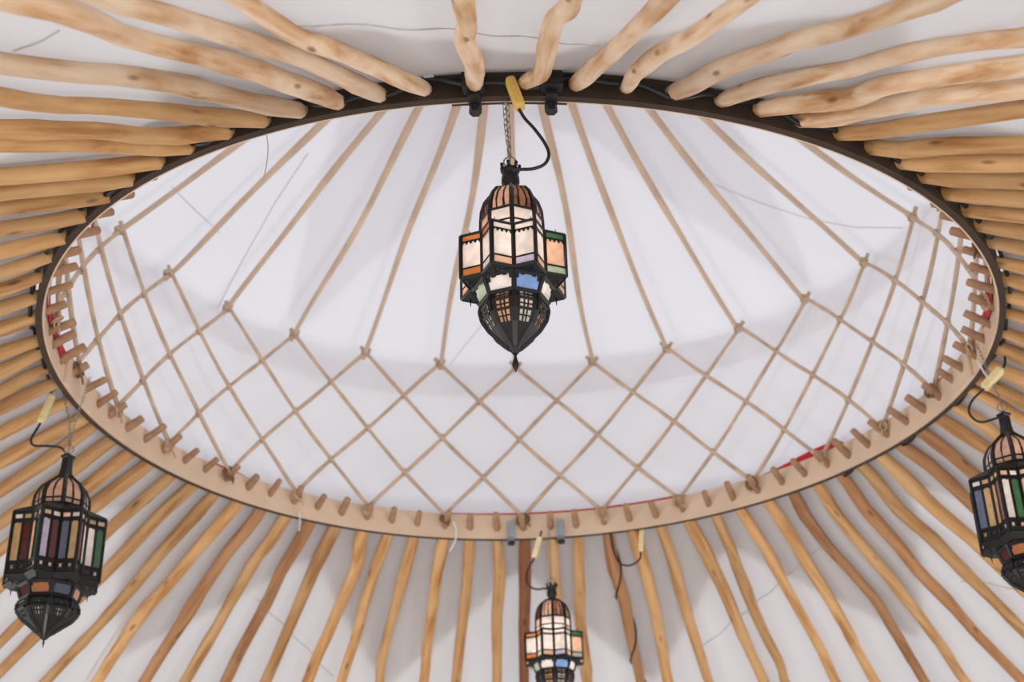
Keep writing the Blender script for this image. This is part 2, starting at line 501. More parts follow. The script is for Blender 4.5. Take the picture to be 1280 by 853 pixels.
ORD = ['first', 'second', 'third', 'fourth', 'fifth', 'sixth', 'seventh', 'eighth', 'ninth', 'tenth', 'eleventh', 'twelfth', 'thirteenth']
N = 84
PHI = -0.012047
def az(k):
    return PHI + TAU * k / N
def wr(a):
    return 0.00202 * cos(2 * a) + 0.01051 * sin(2 * a) + 0.00623 * cos(3 * a) - 0.00205 * sin(3 * a)
def wz(a):
    return -0.00042 * cos(2 * a) + 0.00532 * sin(2 * a)
def P(r, a, z):
    """ring coordinates (ring radius = 1, z = 0 at the ring's lower edge) to metres"""
    return Vector((r * sin(a) * S, r * cos(a) * S, HZ + z * S))
def lerp(a, b, t):
    return a + (b - a) * t
def interp(pts, x):
    if x <= pts[0][0]:
        return pts[0][1]
    for i in range(len(pts) - 1):
        if x <= pts[i + 1][0]:
            t = (x - pts[i][0]) / (pts[i + 1][0] - pts[i][0])
            t = t * t * (3 - 2 * t) * 0.5 + t * 0.5
            return lerp(pts[i][1], pts[i + 1][1], t)
    return pts[-1][1]

RT, ZT, PT = 1.02408, 0.55292, -0.00699
T = 0.0165           # ring thickness
HR = 0.073           # ring height
SLOPE, Z0, R0 = 0.575, 0.022, 1.015
RW = 3.42            # wall radius
def pole_z(r):
    return Z0 - SLOPE * (r - R0)
def roof_z(r):
    return pole_z(r) + 0.0205

# ------------------------------------------------------------------ floor, ground, walls
def disc(name, rad, z, mat, seg=72):
    m = MB()
    m.quad_strip_ring([[(rad * cos(TAU * i / seg), rad * sin(TAU * i / seg), z + dz) for i in range(seg)] for dz in (-0.1, 0)], True, True)
    return tag(m.build(name, mat), kind='structure')
disc('ground', 40, -0.02, M['ground'])
disc('floor', RW * S + 0.05, 0.0, M['floor'])
WALL_TOP = HZ + roof_z(RW) * S
for nm, c0, half in (('wall_front', 0, 62), ('wall_left', -PI * 0.72, 14), ('wall_right', PI * 0.72, 14)):
    m = MB()
    rings = []
    for r in (RW * S + 0.012, RW * S + 0.016):
        pass
    n = 24
    inner, outer = [], []
    rows = []
    for j in range(n + 1):
        a = c0 + math.radians(half) * (2 * j / n - 1)
        r = RW * S + 0.01
        rows.append([(r * sin(a), r * cos(a), 0.0), ((r + 0.004) * sin(a), (r + 0.004) * cos(a), 0.0),
                     ((r + 0.004) * sin(a), (r + 0.004) * cos(a), WALL_TOP - 0.03), (r * sin(a), r * cos(a), WALL_TOP - 0.03)])
    m.quad_strip_ring(rows, True, True)
    tag(m.build(nm, M['canvas'], smooth=False), kind='structure')

# ------------------------------------------------------------------ roof canvas
def sheet(fr, fa, nu, nv, th=0.0):
    """grid over azimuth; fr(a, t) gives a point"""
    m = MB()
    rows = []
    for i in range(nv + 1):
        rows.append([fr(TAU * j / nu, i / nv) for j in range(nu)])
    m.quad_strip_ring(rows, True, False)
    return m
def wob(a, r):
    return 0.004 * sin(7 * a + 3 * r) + 0.003 * sin(13 * a - 5 * r)
def canvas_pt(r, a, dz):
    t = max(0.0, (r - 1.022) / (RW + 0.02 - 1.022)) ** 0.8
    k = (a - PHI) / TAU * N
    sag = -0.006 * (0.5 - 0.5 * cos(TAU * k)) * min(1, (r - 1.022) * 4)
    return P(r, a, roof_z(r) + sag + 0.004 + wob(a, r) * min(1, t * 5) * 0.6 + dz)
def lower(a, t):
    r = lerp(1.022, RW + 0.02, t ** 1.25)
    k = (a - PHI) / TAU * N
    sag = -0.006 * (0.5 - 0.5 * cos(TAU * k)) * min(1, (r - 1.022) * 4)
    return P(r + wr(a) * max(0, 1 - t * 3), a, roof_z(r) + sag + 0.004 + wob(a, r) * min(1, t * 5) * 0.6)
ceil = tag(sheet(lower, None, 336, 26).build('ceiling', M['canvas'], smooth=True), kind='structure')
# outer canvas with a twelve-pointed hem lying over the roof
def star_edge(k):
    x = ((k + 0.15) % 7.0) / 7.0
    d = abs(x - 0.5) * 2            # 0 at the tip, 1 in the valley
    return lerp(1.60, 1.15, d ** 0.85) + (0.02 if d > 0.93 else 0)
def over(a, t):
    k = (a - PHI) / TAU * N
    r = lerp(1.022, star_edge(k), t)
    return P(r + wr(a) * max(0, 1 - t * 2), a, roof_z(r) + 0.018 + wob(a, r) * 0.4)
sheet(over, None, 336, 8).build('outer_canvas', M['overlay'], ceil, smooth=True)

# ------------------------------------------------------------------ crown canvas (above the ring)
ZA = 1.235
def up_r(z):
    return 1.062 if z <= 0.57 else lerp(1.062, 0.03, (z - 0.57) / (ZA + 0.03 - 0.57))
def crown(a, t):
    if t < 0.3:
        u = t / 0.3
        z = lerp(0.045, 0.57, u)
        r = lerp(1.03, 1.062, min(1, u * 2))
    else:
        z = lerp(0.57, ZA + 0.03, (t - 0.3) / 0.7)
        r = up_r(z)
    return P(r + wr(a) * max(0, 1 - t * 3) + 0.003 * sin(14 * a), a, z)
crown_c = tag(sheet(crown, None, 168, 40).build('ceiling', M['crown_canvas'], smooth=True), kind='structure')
def cap(a, t):
    k = (a - PHI) / TAU * N
    d = abs((k + 9.0 + 10.5) % 21.0 - 10.5)
    rr = interp([(0, 1.05), (2.2, 0.78), (4, 0.60), (6, 0.48), (10.5, 0.42)], d)
    r = lerp(0.03, rr, t)
    z = lerp(ZA + 0.03, 0.57, (r - 0.03) / (1.062 - 0.03))
    return P(r, a, z + 0.012)
sheet(cap, None, 336, 10).build('outer_canvas', M['crown_overlay'], crown_c, smooth=True)
def hem(z0, z1, dr):
    def f(a, t):
        z = lerp(z0, z1, t) + 0.006 * sin(5 * a + 1)
        return P(1.062 + dr + 0.004 * sin(9 * a), a, z)
    return f
sheet(hem(0.47, 0.575, 0.01), None, 168, 3).build('hem', M['crown_overlay'], crown_c, smooth=True)
sheet(hem(0.03, 0.135, 0.01), None, 168, 3).build('hem', M['crown_overlay'], crown_c, smooth=True)

# seams: thin cords sewn to the canvas
def roof_point(r, k, dz=-0.001):
    return P(r, az(k), roof_z(r) + dz)
for pts in SEAMS:
    m = MB()
    path = []
    for i in range(len(pts) - 1):
        (r0, k0), (r1, k1) = pts[i], pts[i + 1]
        for s_ in range(30):
            t = s_ / 30
            # straight in plan
            x = lerp(r0 * sin(az(k0)), r1 * sin(az(k1)), t)
            y = lerp(r0 * cos(az(k0)), r1 * cos(az(k1)), t)
            r = math.hypot(x, y)
            path.append(canvas_pt(r, math.atan2(x, y), -0.0016))
    m.tube(path, 0.0014, 5)
    m.build('seam', M['seam'], ceil)

for pts in CROWN_SEAMS:
    path = []
    for r, k in pts:
        path.append(P(r, az(k), lerp(ZA + 0.03, 0.57, (r - 0.03) / 1.032) - 0.004))
    m = MB()
    m.tube(path, 0.0012, 5)
    m.build('seam', M['seam'], crown_c)

# ------------------------------------------------------------------ the big ring
ring = tag(empty('roof_ring', (0, 0, HZ)), 'large bent wooden roof ring with dark underside and pale inner face, holding every pole end', 'ring')
def ring_seg(k0, k1, rin, rout, z0, z1, n):
    m = MB()
    rows = []
    for j in range(n + 1):
        a = az(lerp(k0, k1, j / n))
        rows.append([P(rin + wr(a), a, z0 + wz(a)) - Vector((0, 0, HZ)), P(rout + wr(a), a, z0 + wz(a)) - Vector((0, 0, HZ)),
                     P(rout + wr(a), a, z1 + wz(a)) - Vector((0, 0, HZ)), P(rin + wr(a), a, z1 + wz(a)) - Vector((0, 0, HZ))])
    m.quad_strip_ring(rows, True, True)
    return m
JOINTS = [1.3, 20.6, 43.6, 62.4]
for i in range(4):
    k0, k1 = JOINTS[i], JOINTS[(i + 1) % 4] + (N if i == 3 else 0)
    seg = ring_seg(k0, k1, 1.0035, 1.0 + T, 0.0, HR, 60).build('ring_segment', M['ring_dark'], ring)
    inner = ring_seg(k0, k1, 1.0, 1.0037, 0.0008, HR - 0.0008, 60).build('inner_face', M['ring_pale'], seg)
    inner['label'] = 'pale wood inner face'
# scarf plates where two bent lengths lap
for k0, k1, r0, r1 in ((41.1, 43.55, 0.994, 1.0), (18.9, 20.6, 0.993, 1.0), (62.4, 64.6, 0.993, 1.0)):
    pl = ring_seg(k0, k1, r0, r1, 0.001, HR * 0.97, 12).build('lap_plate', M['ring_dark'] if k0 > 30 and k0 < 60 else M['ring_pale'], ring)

# clamps on the ring joints
def clamp(k, name, label, mat, drop, near):
    a = az(k)
    o = empty(name, P(1.0 + wr(a), a, 0.0), -a)
    body = MB()
    if near:
        body.box((0, 0.030 + 0.008, 0.040), 0.042, 0.03, 0.072)
        body.box((0, -0.006, 0.030), 0.024, 0.012, 0.055)
        body.box((0, 0.012, -0.004), 0.024, 0.05, 0.006)
    else:
        body.box((0, -0.012, 0.026), 0.024, 0.012, 0.066)
        body.box((0, 0.012, -0.006), 0.024, 0.06, 0.008)
        body.box((0, 0.032, 0.03), 0.024, 0.01, 0.07)
    body.build('clamp_body', mat, o)
    bolt = MB()
    bolt.tube([(0, 0.0 if near else -0.012, -0.002), (0, 0.0 if near else -0.012, -drop)], 0.006, 8)
    bolt.build('bolt', M['chain'], o)
    nut = MB()
    nut.tube([(0, 0.0 if near else -0.012, -drop), (0, 0.0 if near else -0.012, -drop - 0.012)], 0.0125, 6)
    nut.build('nut', M['black'], o)
    return tag(o, label, 'clamp', 'clamps on the ring joints')
clamp(43.05, 'ring_clamp', 'black clamp on near side of ring, left of the central lantern chain', M['black'], 0.012, True)
clamp(41.45, 'ring_clamp', 'black clamp on near side of ring, right of the yellow connector', M['black'], 0.012, True)
clamp(-0.45, 'ring_clamp', 'grey clamp on far side of ring, left of the far lantern cable', M['steel'], 0.016, False)
clamp(1.42, 'ring_clamp', 'grey clamp on far side of ring, right of the far lantern cable', M['steel'], 0.016, False)
a = az(43.95)
m = MB(); m.box((0, 0, 0), 0.020, 0.010, 0.010)
tag(m.build('cable_plug', M['white'], None, loc=P(1.0 + T + 0.016 + wr(a), a, 0.037), rotz=-a), 'tiny white plastic block on near ring, left of black clamp', 'block')

# ------------------------------------------------------------------ roof poles
def pole_label(k, tone):
    def word(n):
        return ORD[n]
    if k <= 11 or k >= 74:
        kk = k if k <= 11 else k - N
        if kk <= 0:
            where = '%s pole left of the far hanging lantern, below the ring' % word(-kk)
        else:
            where = '%s pole right of the far hanging lantern, below the ring' % word(kk - 1)
    elif k <= 21:
        where = '%s pole below the right-hand lantern chain along the ring' % word(21 - k)
    elif k <= 31:
        where = '%s pole above the right-hand lantern chain along the ring' % word(k - 22)
    elif k <= 42:
        where = '%s near pole right of the central lantern chain, above ring' % word(42 - k)
    elif k <= 53:
        where = '%s near pole left of the central lantern chain, above ring' % word(k - 43)
    elif k <= 63:
        where = '%s pole above the left-hand lantern chain along the ring' % word(63 - k)
    else:
        where = '%s pole below the left-hand lantern chain along the ring' % word(k - 64)
    return '%s roof pole, %s' % (tone, where)
TONE = {'honey': 'honey brown', 'pale': 'pale lit', 'red': 'reddish brown', 'orange': 'orange brown'}
pole_paths = {}
for k in range(N):
    rnd = random.Random(100 + k)
    a0 = az(k)
    if k == 0:
        kind = 'red'
    elif k in (3, 10, 12, 15, 16, 76, 74):
        kind = 'orange'
    elif 36 <= k <= 47:  # near poles get the wood colour brightened for light from below
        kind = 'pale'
    else:
        kind = 'honey'
    bends = [(r / 1000, l / 1000) for r, l in POLE_BENDS.get(k, [])]
    if bends:
        if len(bends) > 1 and bends[1][0] < 1.02:
            bends = bends[1:]
        bends[0] = (max(1.02, bends[0][0]), bends[0][1])
        bends = [b for i, b in enumerate(bends) if i == 0 or b[0] > bends[0][0] + 0.01]
        rl, ll = bends[-1]
        bends = [(bends[0][0] - 0.0, bends[0][1])] + bends[1:]
        sl = 0.0
        if len(bends) > 1:
            sl = max(-0.12, min(0.12, (bends[-1][1] - bends[-2][1]) / (bends[-1][0] - bends[-2][0])))
        r_ = rl
        while r_ < RW:
            r_ += 0.35
            sl *= 0.35
            ll += sl * 0.35 + rnd.uniform(-0.008, 0.008)
            bends.append((r_, ll))
    else:
        bends = [(1.02, rnd.uniform(-.006, .006))]
        r_ = 1.02
        while r_ < RW:
            r_ += 0.22
            bends.append((r_, bends[-1][1] + rnd.uniform(-.012, .012)))
    base_r = lerp(0.0166, 0.0142, min(1, max(0, (0.5 - 0.5 * cos(TAU * k / N)) * 1.6 - 0.1))) * rnd.uniform(0.90, 1.10)
    wash = wr(a0)
    rs = [1.0 + wash + 0.010, 1.0 + wash + T + 0.004, 1.0 + wash + T + 0.02]
    r = rs[-1]
    while r < RW - 0.03:
        r += 0.035 if r < 1.95 else 0.12
        rs.append(min(r, RW - 0.02))
    knots = [(rnd.uniform(1.06, 1.9), rnd.uniform(0.05, 0.14)) for _ in range(4)]
    ph = [rnd.uniform(0, TAU) for _ in range(4)]
    pts, rad = [], []
    for r in rs:
        l = interp(bends, r)
        zz = 0.004 * sin(4.1 * r + ph[0]) + 0.003 * sin(9.0 * r + ph[1])
        f = min(1, max(0, (r - 1.05) * 3))
        q = base_r * (1 + 0.05 * sin(11 * r + ph[2]) + 0.012 * sin(23 * r + ph[3]))
        for kr, kh in knots:
            q *= 1 + kh * math.exp(-((r - kr) / 0.02) ** 2)
        tip = min(1, max(0, (r - wash - 1.0) / 0.075))
        q *= lerp(0.70, 1.0, math.sqrt(tip)) * lerp(1.04, 0.86, min(1, max(0, (r - 1.1) / 0.6)))
        pts.append((r, l, pole_z(r) + wz(a0) * (1 - f) + zz * f, q))
    # local frame: x outward, y sideways, z up, origin at the pole's ring end
    org = P(pts[0][0], a0, pts[0][2])
    ex = Vector((sin(a0), cos(a0), 0)); ey = Vector((cos(a0), -sin(a0), 0))
    sl_ = math.atan(SLOPE)
    ax_ = ex * cos(sl_) - Vector((0, 0, sin(sl_)))          # down along the pole
    ay_ = -ey
    az_ = ax_.cross(ay_)
    frame = Matrix((ax_, ay_, az_)).transposed().to_4x4()
    frame.translation = org
    inv_ = frame.inverted()
    loc, rads, wpts = [], [], []
    for r, l, z, q in pts:
        x = math.sqrt(max(0, r * r - l * l))
        wp = org + ex * ((x - pts[0][0]) * S) + ey * (l * S) + Vector((0, 0, (z - pts[0][2]) * S))
        wpts.append(((x - pts[0][0]) * S, -l * S, (z - pts[0][2]) * S))
        loc.append(inv_ @ wp)
        rads.append(q * S)
    m = MB()
    m.tube(loc, rads, 10)
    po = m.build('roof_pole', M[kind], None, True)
    po.matrix_world = frame
    tag(po, pole_label(k, TONE[kind]), 'pole', 'roof poles fanning from the ring')
    pole_paths[k] = list(zip(wpts, rads)), org, a0
    # the thinned end that pokes through the ring
    pg = MB()
    l0 = -pts[0][1] * 0.5 * S
    ln = rnd.uniform(0.045, 0.060)
    prad = 0.0090 * rnd.uniform(0.9, 1.15) * S
    yaw = rnd.uniform(-0.15, 0.15)
    pp = []
    for t in (0, 0.35, 0.7, 0.95, 1.0):
        pp.append(inv_ @ (org + ex * (-(t * ln) * S) - ey * (l0 + yaw * t * ln * S) + Vector((0, 0, (0.006 + t * ln * 0.62) * S))))
    pg.tube(pp, [prad * 1.05, prad, prad * 0.97, prad * 0.92, prad * 0.75], 8)
    pg.build('peg', M['peg'], po, True)

# ------------------------------------------------------------------ lattice standing on the ring
trellis = tag(empty('crown_trellis', (0, 0, HZ + HR * S)), 'diamond lattice wall of thin tied sticks standing on the ring', 'lattice')
OFF = Vector((0, 0, HZ + HR * S))
def tre(r, a, z):
    return P(r, a, z) - OFF
for j in range(28):
    for d in (1, -1):
        rnd = random.Random(900 + j * 2 + d)
        a0 = az(3 * j)
        a1 = az(3 * (j + 2 * d)) + PT
        pts, rads = [], []
        dr = 0.0045 * d
        for i in range(15):
            u = lerp(-0.01, 1.035, i / 14)
            a = lerp(a0, a1, u)
            r = lerp(0.988 + wr(a), RT + 0.5 * wr(a), u) + dr
            z = lerp(0.060, ZT, u) + wz(a) * (1 - u)
            z += 0.003 * sin(9 * u + j) + rnd.uniform(-.0008, .0008)
            pts.append(tre(r, a, z))
            rads.append(S * 0.0056 * (1 + 0.10 * sin(17 * u + j * 2)))
        m = MB()
        m.tube(pts, rads, 6)
        m.build('lattice_stick', M['stick'], trellis, True)
    # lashing at the foot
    a = az(3 * j)
    m = MB()
    rnd = random.Random(50 + j)
    c = tre(0.985 + wr(a), a, 0.052 + wz(a))
    nrm = Vector((sin(a), cos(a), 0))
    tan = Vector((cos(a), -sin(a), 0))
    for q in range(4):
        ax = (nrm * rnd.uniform(0.4, 1) + tan * rnd.uniform(-0.6, 0.6) + Vector((0, 0, rnd.uniform(-0.3, 0.6))))
        m.torus(c + tan * rnd.uniform(-.008, .008) + Vector((0, 0, rnd.uniform(-.008, .008))), ax, rnd.uniform(0.012, 0.018), 0.0036, 12, 5)
    m.tube([c, c + tan * 0.012 + Vector((0, 0, -0.012)) - nrm * 0.006, c + tan * rnd.uniform(.01, .03) + Vector((0, 0, -0.030)) - nrm * 0.008], 0.0032, 5)
    m.build('lashing', M['rope'] if j % 3 else M['dark_rope'], trellis, True)
    # lashing at the head
    a = az(3 * j) + PT
    c = tre(RT, a, ZT)
    m = MB()
    nrm = Vector((sin(a), cos(a), 0)); tan = Vector((cos(a), -sin(a), 0))
    for q in range(3):
        m.torus(c + Vector((0, 0, (q - 1) * 0.007)), Vector((0, 0, 1)) + tan * (0.4 * (q - 1)), 0.013, 0.0036, 12, 5)
    m.tube([c + tan * 0.013, c + tan * 0.02 + Vector((0, 0, 0.012))], 0.0028, 5)
    m.build('lashing', M['rope'], trellis, True)
# knots of thread where sticks cross
for j in range(28):
    for lvl in (1, 2, 3):
        u = lvl / 4
        k = 3 * j + (1.5 if lvl % 2 else 0)
        a = az(k) + PT * u
        c = tre(lerp(0.988 + wr(a), RT + 0.5 * wr(a), u), a, lerp(0.060, ZT, u))
        m = MB()
        m.torus(c, (cos(a), -sin(a), 0.2), 0.0105, 0.0026, 10, 5)
        m.torus(c, (cos(a), -sin(a), -0.3), 0.0105, 0.0026, 10, 5)
        m.build('knot', M['rope'], trellis, True)

# ------------------------------------------------------------------ upper poles rising from the lattice to the crown
for j in range(-8, 9):
    rnd = random.Random(300 + j)
    a = az(3 * j) + PT
    n = 22
    org = P(RT, a, ZT)
    lat0 = 0
    ph = rnd.uniform(0, TAU)
    pts, rads = [], []
    for i in range(n):
        t = i / (n - 1)
        r = lerp(RT + 0.012, 0.055, t)
        z = lerp(ZT - 0.012, ZA - 0.005, t)
        lat = 0.010 * sin(5.2 * t + ph) * sin(PI * t) + 0.004 * sin(13 * t + 2 * ph) * (1 - t)
        x = (r - RT) * S
        pts.append((x, lat * S, (z - ZT) * S))
        rads.append(S * lerp(0.0062, 0.0115, min(1, t * 1.5)) * (1 + 0.08 * sin(19 * t + ph)))
    m = MB()
    m.tube(pts, rads, 8)
    o = m.build('crown_pole', M['crown_pole'], None, True, org, PI / 2 - a)
    if j == 0:
        lab = 'thin upper roof pole passing behind the central lantern'
    else:
        lab = 'thin upper roof pole above the lattice, %s to the %s of the central lantern' % (ORD[abs(j) - 1], 'left' if j < 0 else 'right')
    tag(o, lab, 'pole', 'thin poles rising from the lattice')
m = MB()
m.torus((0, 0, 0), (0, 0, 1), 0.055 * S, 0.02 * S, 32, 10)
tag(m.build('crown_hub', M['pale'], None, True, (0, 0, HZ + (ZA - 0.002) * S)), 'small wooden hub at the peak where upper poles meet', 'hub')

# red webbing along the top of the ring
def strap_h(k):
    k = k % N
    pts = [(0, .012), (6, .013), (6.8, -.02), (8.6, -.02), (9.2, .010), (11.4, .030), (12.4, .030), (12.9, .006), (14.2, .006), (14.8, -.02), (17, -.02), (17.4, .022),
           (19.6, .022), (20.4, -.02), (22.4, -.02), (22.8, .02), (26.0, .02), (26.6, -.045), (56.5, -.045), (57.6, .02), (62.3, .022), (63, -.02), (71.3, -.02), (71.6, .016),
           (73.0, .012), (73.4, -.02), (79.2, -.02), (81.4, .010), (84, .012)]
    return interp(pts, k)
m = MB()
rows = []
for j in range(0, 217):
    k = 71.2 + j / 216 * 32.8
    a = az(k)
    zt_ = HR + strap_h(k)
    rows.append([P(1.0 + T + 0.004 + wr(a), a, zt_ - 0.03 + wz(a)), P(1.0 + T + 0.0055 + wr(a), a, zt_ - 0.03 + wz(a)),
                 P(1.0 + T + 0.0055 + wr(a), a, zt_ + wz(a)), P(1.0 + T + 0.004 + wr(a), a, zt_ + wz(a))])
m.quad_strip_ring(rows, True, True)
tag(m.build('red_strap', M['red_cloth']), 'red webbing strap running along the far top edge of the ring', 'strap')

for k0, k1, lab in ((57.4, 62.2, 'short red webbing strip behind the pegs at left end of ring'), (22.4, 26.4, 'short red webbing strip behind the pegs at right end of ring')):
    m = MB()
    rows = []
    for j in range(25):
        k = lerp(k0, k1, j / 24)
        a = az(k)
        e = 0.006 * sin(k * 2.3)
        rows.append([P(0.9945 + wr(a), a, 0.042 + e), P(0.9955 + wr(a), a, 0.042 + e), P(0.9955 + wr(a), a, 0.068 + e), P(0.9945 + wr(a), a, 0.068 + e)])
    m.quad_strip_ring(rows, True, True)
    tag(m.build('red_strap', M['red_cloth']), lab, 'strap')

# black cable lying against the outside of the ring
m = MB()
pts = []
for j in range(0, 200):
    k = 12.5 + j * 0.25
    a = az(k)
    pts.append(P(1.0 + T + 0.011 + wr(a), a, 0.019 + 0.009 * sin(k * 1.9) + 0.006 * sin(k * 4.3 + 1)))
m.tube(pts, 0.0055, 6)
tag(m.build('ring_cable', M['black'], None, True), 'black cable tucked between pole ends along the outside of the ring', 'cable')

# ------------------------------------------------------------------ lanterns
def oct_ring(r, z, off=0.0, n=8):
    return [Vector((r * sin(TAU * i / n + off), -r * cos(TAU * i / n + off), z)) for i in range(n)]
def star_ring(R, z):
    out = []
    for i in range(16):
        r = R if i % 2 else R * 0.765
        a = TAU * i / 16
        out.append(Vector((r * sin(a), -r * cos(a), z)))
    return out
def inset(quad, f, push=0.0):
    c = sum((Vector(q) for q in quad), Vector()) / len(quad)
    out = [c + (Vector(q) - c) * f for q in quad]
    return out

def lantern(top, face, prm, label, chain_to, group, tilt=(0, 0)):
    """top: hanging point at the neck; face: azimuth its front corner looks along"""
    o = empty('pendant_lantern', top, face)
    o.rotation_euler.x, o.rotation_euler.y = tilt
    R = prm['R']
    z = 0.0
    fr = MB()                        # all the thin soldered bars
    bw = prm['bar']
    # neck
    neck = MB()
    zn = -prm['neck']
    if prm['kind'] == 'round':
        prof = [(0.10, 0.0), (0.17, -0.0005), (0.175, zn * 0.12), (0.13, zn * 0.2), (0.165, zn * 0.35), (0.17, zn * 0.65), (0.12, zn * 0.8), (0.13, zn * 0.92), (0.17, zn)]
        neck.quad_strip_ring([[Vector((r * R * cos(TAU * i / 14), r * R * sin(TAU * i / 14), zz)) for i in range(14)] for r, zz in prof])
        for i in range(7):
            aa = TAU * i / 7
            neck.tube([(0.165 * R * cos(aa), 0.165 * R * sin(aa), 0), (0.175 * R * cos(aa), 0.175 * R * sin(aa), 0.010)], 0.0035, 5)
    else:
        prof = [(0.115, 0.0), (0.15, -0.001), (0.15, zn * 0.10), (0.115, zn * 0.14), (0.12, zn * 0.6), (0.15, zn)]
        neck.quad_strip_ring([oct_ring(r * R, zz, PI / 4 * 0, 4) for r, zz in prof])
    neck.build('neck', M['iron'], o, prm['kind'] == 'round')
    # loop the chain hooks into
    lp = MB()
    lp.torus((0, 0, 0.018), (1, 0, 0), 0.016, 0.0016, 16, 5)
    lp.torus((0, 0, 0.018), (0, 1, 0), 0.012, 0.0016, 16, 5)
    lp.build('hanging_loop', M['chain'], o, True)
    # dome
    dome_prof = prm['dome']
    zd = zn
    rings = [oct_ring(r * R, zd - h) for r, h in dome_prof]
    back = MB()
    for i in range(len(rings) - 1):
        for j in range(8):
            fr.bar(rings[i][j], rings[i + 1][j], bw * 1.5)
    for j in range(8):
        fr.bar(rings[-1][j], rings[-1][(j + 1) % 8], bw * 1.2)
        # metal above the filigree
    rib = MB()
    for j in range(8):
        k = (j + 1) % 8
        rib.slab([rings[0][j], rings[0][k], rings[1][k], rings[1][j]], 0.0012)
    rib.build('dome_cap', M['iron'], o)
    for j in range(8):
        k = (j + 1) % 8
        pn = MB()
        for i in range(1, len(rings) - 1):
            q = [lerp(rings[i][j], rings[i][k], 0.12), lerp(rings[i][j], rings[i][k], 0.88), lerp(rings[i + 1][j], rings[i + 1][k], 0.88), lerp(rings[i + 1][j], rings[i + 1][k], 0.12)]
            pn.slab(q, 0.0012)
        pn.build('dome_pane', M[prm['dome_glass'][j % len(prm['dome_glass'])]], o)
        fg = MB()
        rndl = random.Random(j)
        for q in range(prm['filigree']):
            t0 = (q + 1) / (prm['filigree'] + 1)
            prev = None
            for i in range(1, len(rings)):
                pt = lerp(rings[i][j], rings[i][k], t0 + rndl.uniform(-.05, .05)) * 1.012
                pt.z = rings[i][j].z
                if prev is not None:
                    fg.bar(prev, pt, bw * (0.5 + 0.4 * rndl.random()))
                prev = pt
        for i in range(prm['filigree_from'], len(rings)):
            fg.bar(lerp(rings[i][j], rings[i][k], 0.05) * 1.0, lerp(rings[i][j], rings[i][k], 0.95), bw * 0.7)
        fg.build('filigree', M['iron'], o)
    # shoulder and star-shaped body
    z1 = rings[-1][0].z
    z2 = z1 - prm['shoulder']
    z3 = z2 - prm['body']
    st, sb = star_ring(R, z2), star_ring(R, z3)
    d16 = []
    for j in range(8):
        d16 += [rings[-1][j], lerp(rings[-1][j], rings[-1][(j + 1) % 8], 0.5)]
    for i in range(16):
        k = (i + 1) % 16
        fr.bar(st[i], st[k], bw)
        fr.bar(sb[i], sb[k], bw * 1.2)
        fr.bar(st[i], sb[i], bw * (1.3 if i % 2 == 0 else 1.1))
    if prm['shoulder_metal']:
        for i in range(16):
            k = (i + 1) % 16
            fr.bar(d16[i], st[i], bw * 0.9)
            pn = MB()
            pn.slab([d16[i], d16[k], st[k], st[i]], 0.001)
            pn.build('shoulder_plate', M['iron'], o)
    else:
        # upright drum of panes between the dome and the flat top of the star
        db = oct_ring(0.565 * R, z2)
        db16 = []
        for j in range(8):
            k = (j + 1) % 8
            db16 += [db[j], lerp(db[j], db[k], 0.5)]
            fr.bar(rings[-1][j], db[j], bw * 1.5)
            for v0, v1, nm in ((0.04, 0.5, 'drum_pane'), (0.54, 0.98, 'drum_pane')):
                a4, b4 = lerp(rings[-1][j], db[j], v0), lerp(rings[-1][k], db[k], v0)
                c4, d4 = lerp(rings[-1][k], db[k], v1), lerp(rings[-1][j], db[j], v1)
                fr.bar(d4, c4, bw * 0.8)
                pn = MB()
                pn.slab([lerp(a4, b4, 0.06), lerp(a4, b4, 0.94), lerp(d4, c4, 0.94), lerp(d4, c4, 0.06)], 0.001)
                pn.build(nm, M[prm['shoulder_glass'][(j + (v0 > 0.3)) % len(prm['shoulder_glass'])]], o)
        tp = MB()
        for i in range(16):
            k = (i + 1) % 16
            tp.slab([db16[i], db16[k], st[k], st[i]], 0.0012)
        tp.build('star_top', M['iron'], o)
    for i in range(16):
        k = (i + 1) % 16
        a_, b_, c_, d_ = st[i], st[k], sb[k], sb[i]
        def fpt(u, v):
            return lerp(lerp(a_, b_, u), lerp(d_, c_, u), v)
        for (u0, u1, v0, v1, gl, nm) in prm['cells'](i):
            g = 0.02
            fr.bar(fpt(u0, v0), fpt(u1, v0), bw * 0.8)
            fr.bar(fpt(u0, v1), fpt(u1, v1), bw * 0.8)
            if u0 > 0.01:
                fr.bar(fpt(u0, v0), fpt(u0, v1), bw * 0.9)
            pn = MB()
            pn.slab([fpt(u0 + g, v0 + g), fpt(u1 - g, v0 + g), fpt(u1 - g, v1 - g), fpt(u0 + g, v1 - g)], 0.0012)
            pn.build(nm, M[gl], o)
        # sheet-metal strips between the panes
        if prm['strips']:
            stp = MB()
            for (u0, u1, v0, v1) in prm['strips']:
                stp.slab([fpt(u0, v0), fpt(u1, v0), fpt(u1, v1), fpt(u0, v1)], 0.0016)
            stp.build('face_frame', M['iron'], o)
        # scalloped trim along the top of each face
        tr = MB()
        nn = prm['scallops']
        va = prm['trim_v']
        for q in range(nn):
            u = (q + 0.5) / nn
            w_ = 0.42 / nn
            tr.slab([fpt(u - w_, va), fpt(u + w_, va), fpt(u + w_ * 0.3, va + 0.07), fpt(u - w_ * 0.3, va + 0.07)], 0.002)
        tr.build('scalloped_trim', M['iron'], o)
    # soffit under the star, then the band of panes
    bt = oct_ring(prm['band'][0] * R, z3 - prm['soffit'])
    bt16 = []
    for j in range(8):
        bt16 += [bt[j], lerp(bt[j], bt[(j + 1) % 8], 0.5)]
    sf = MB()
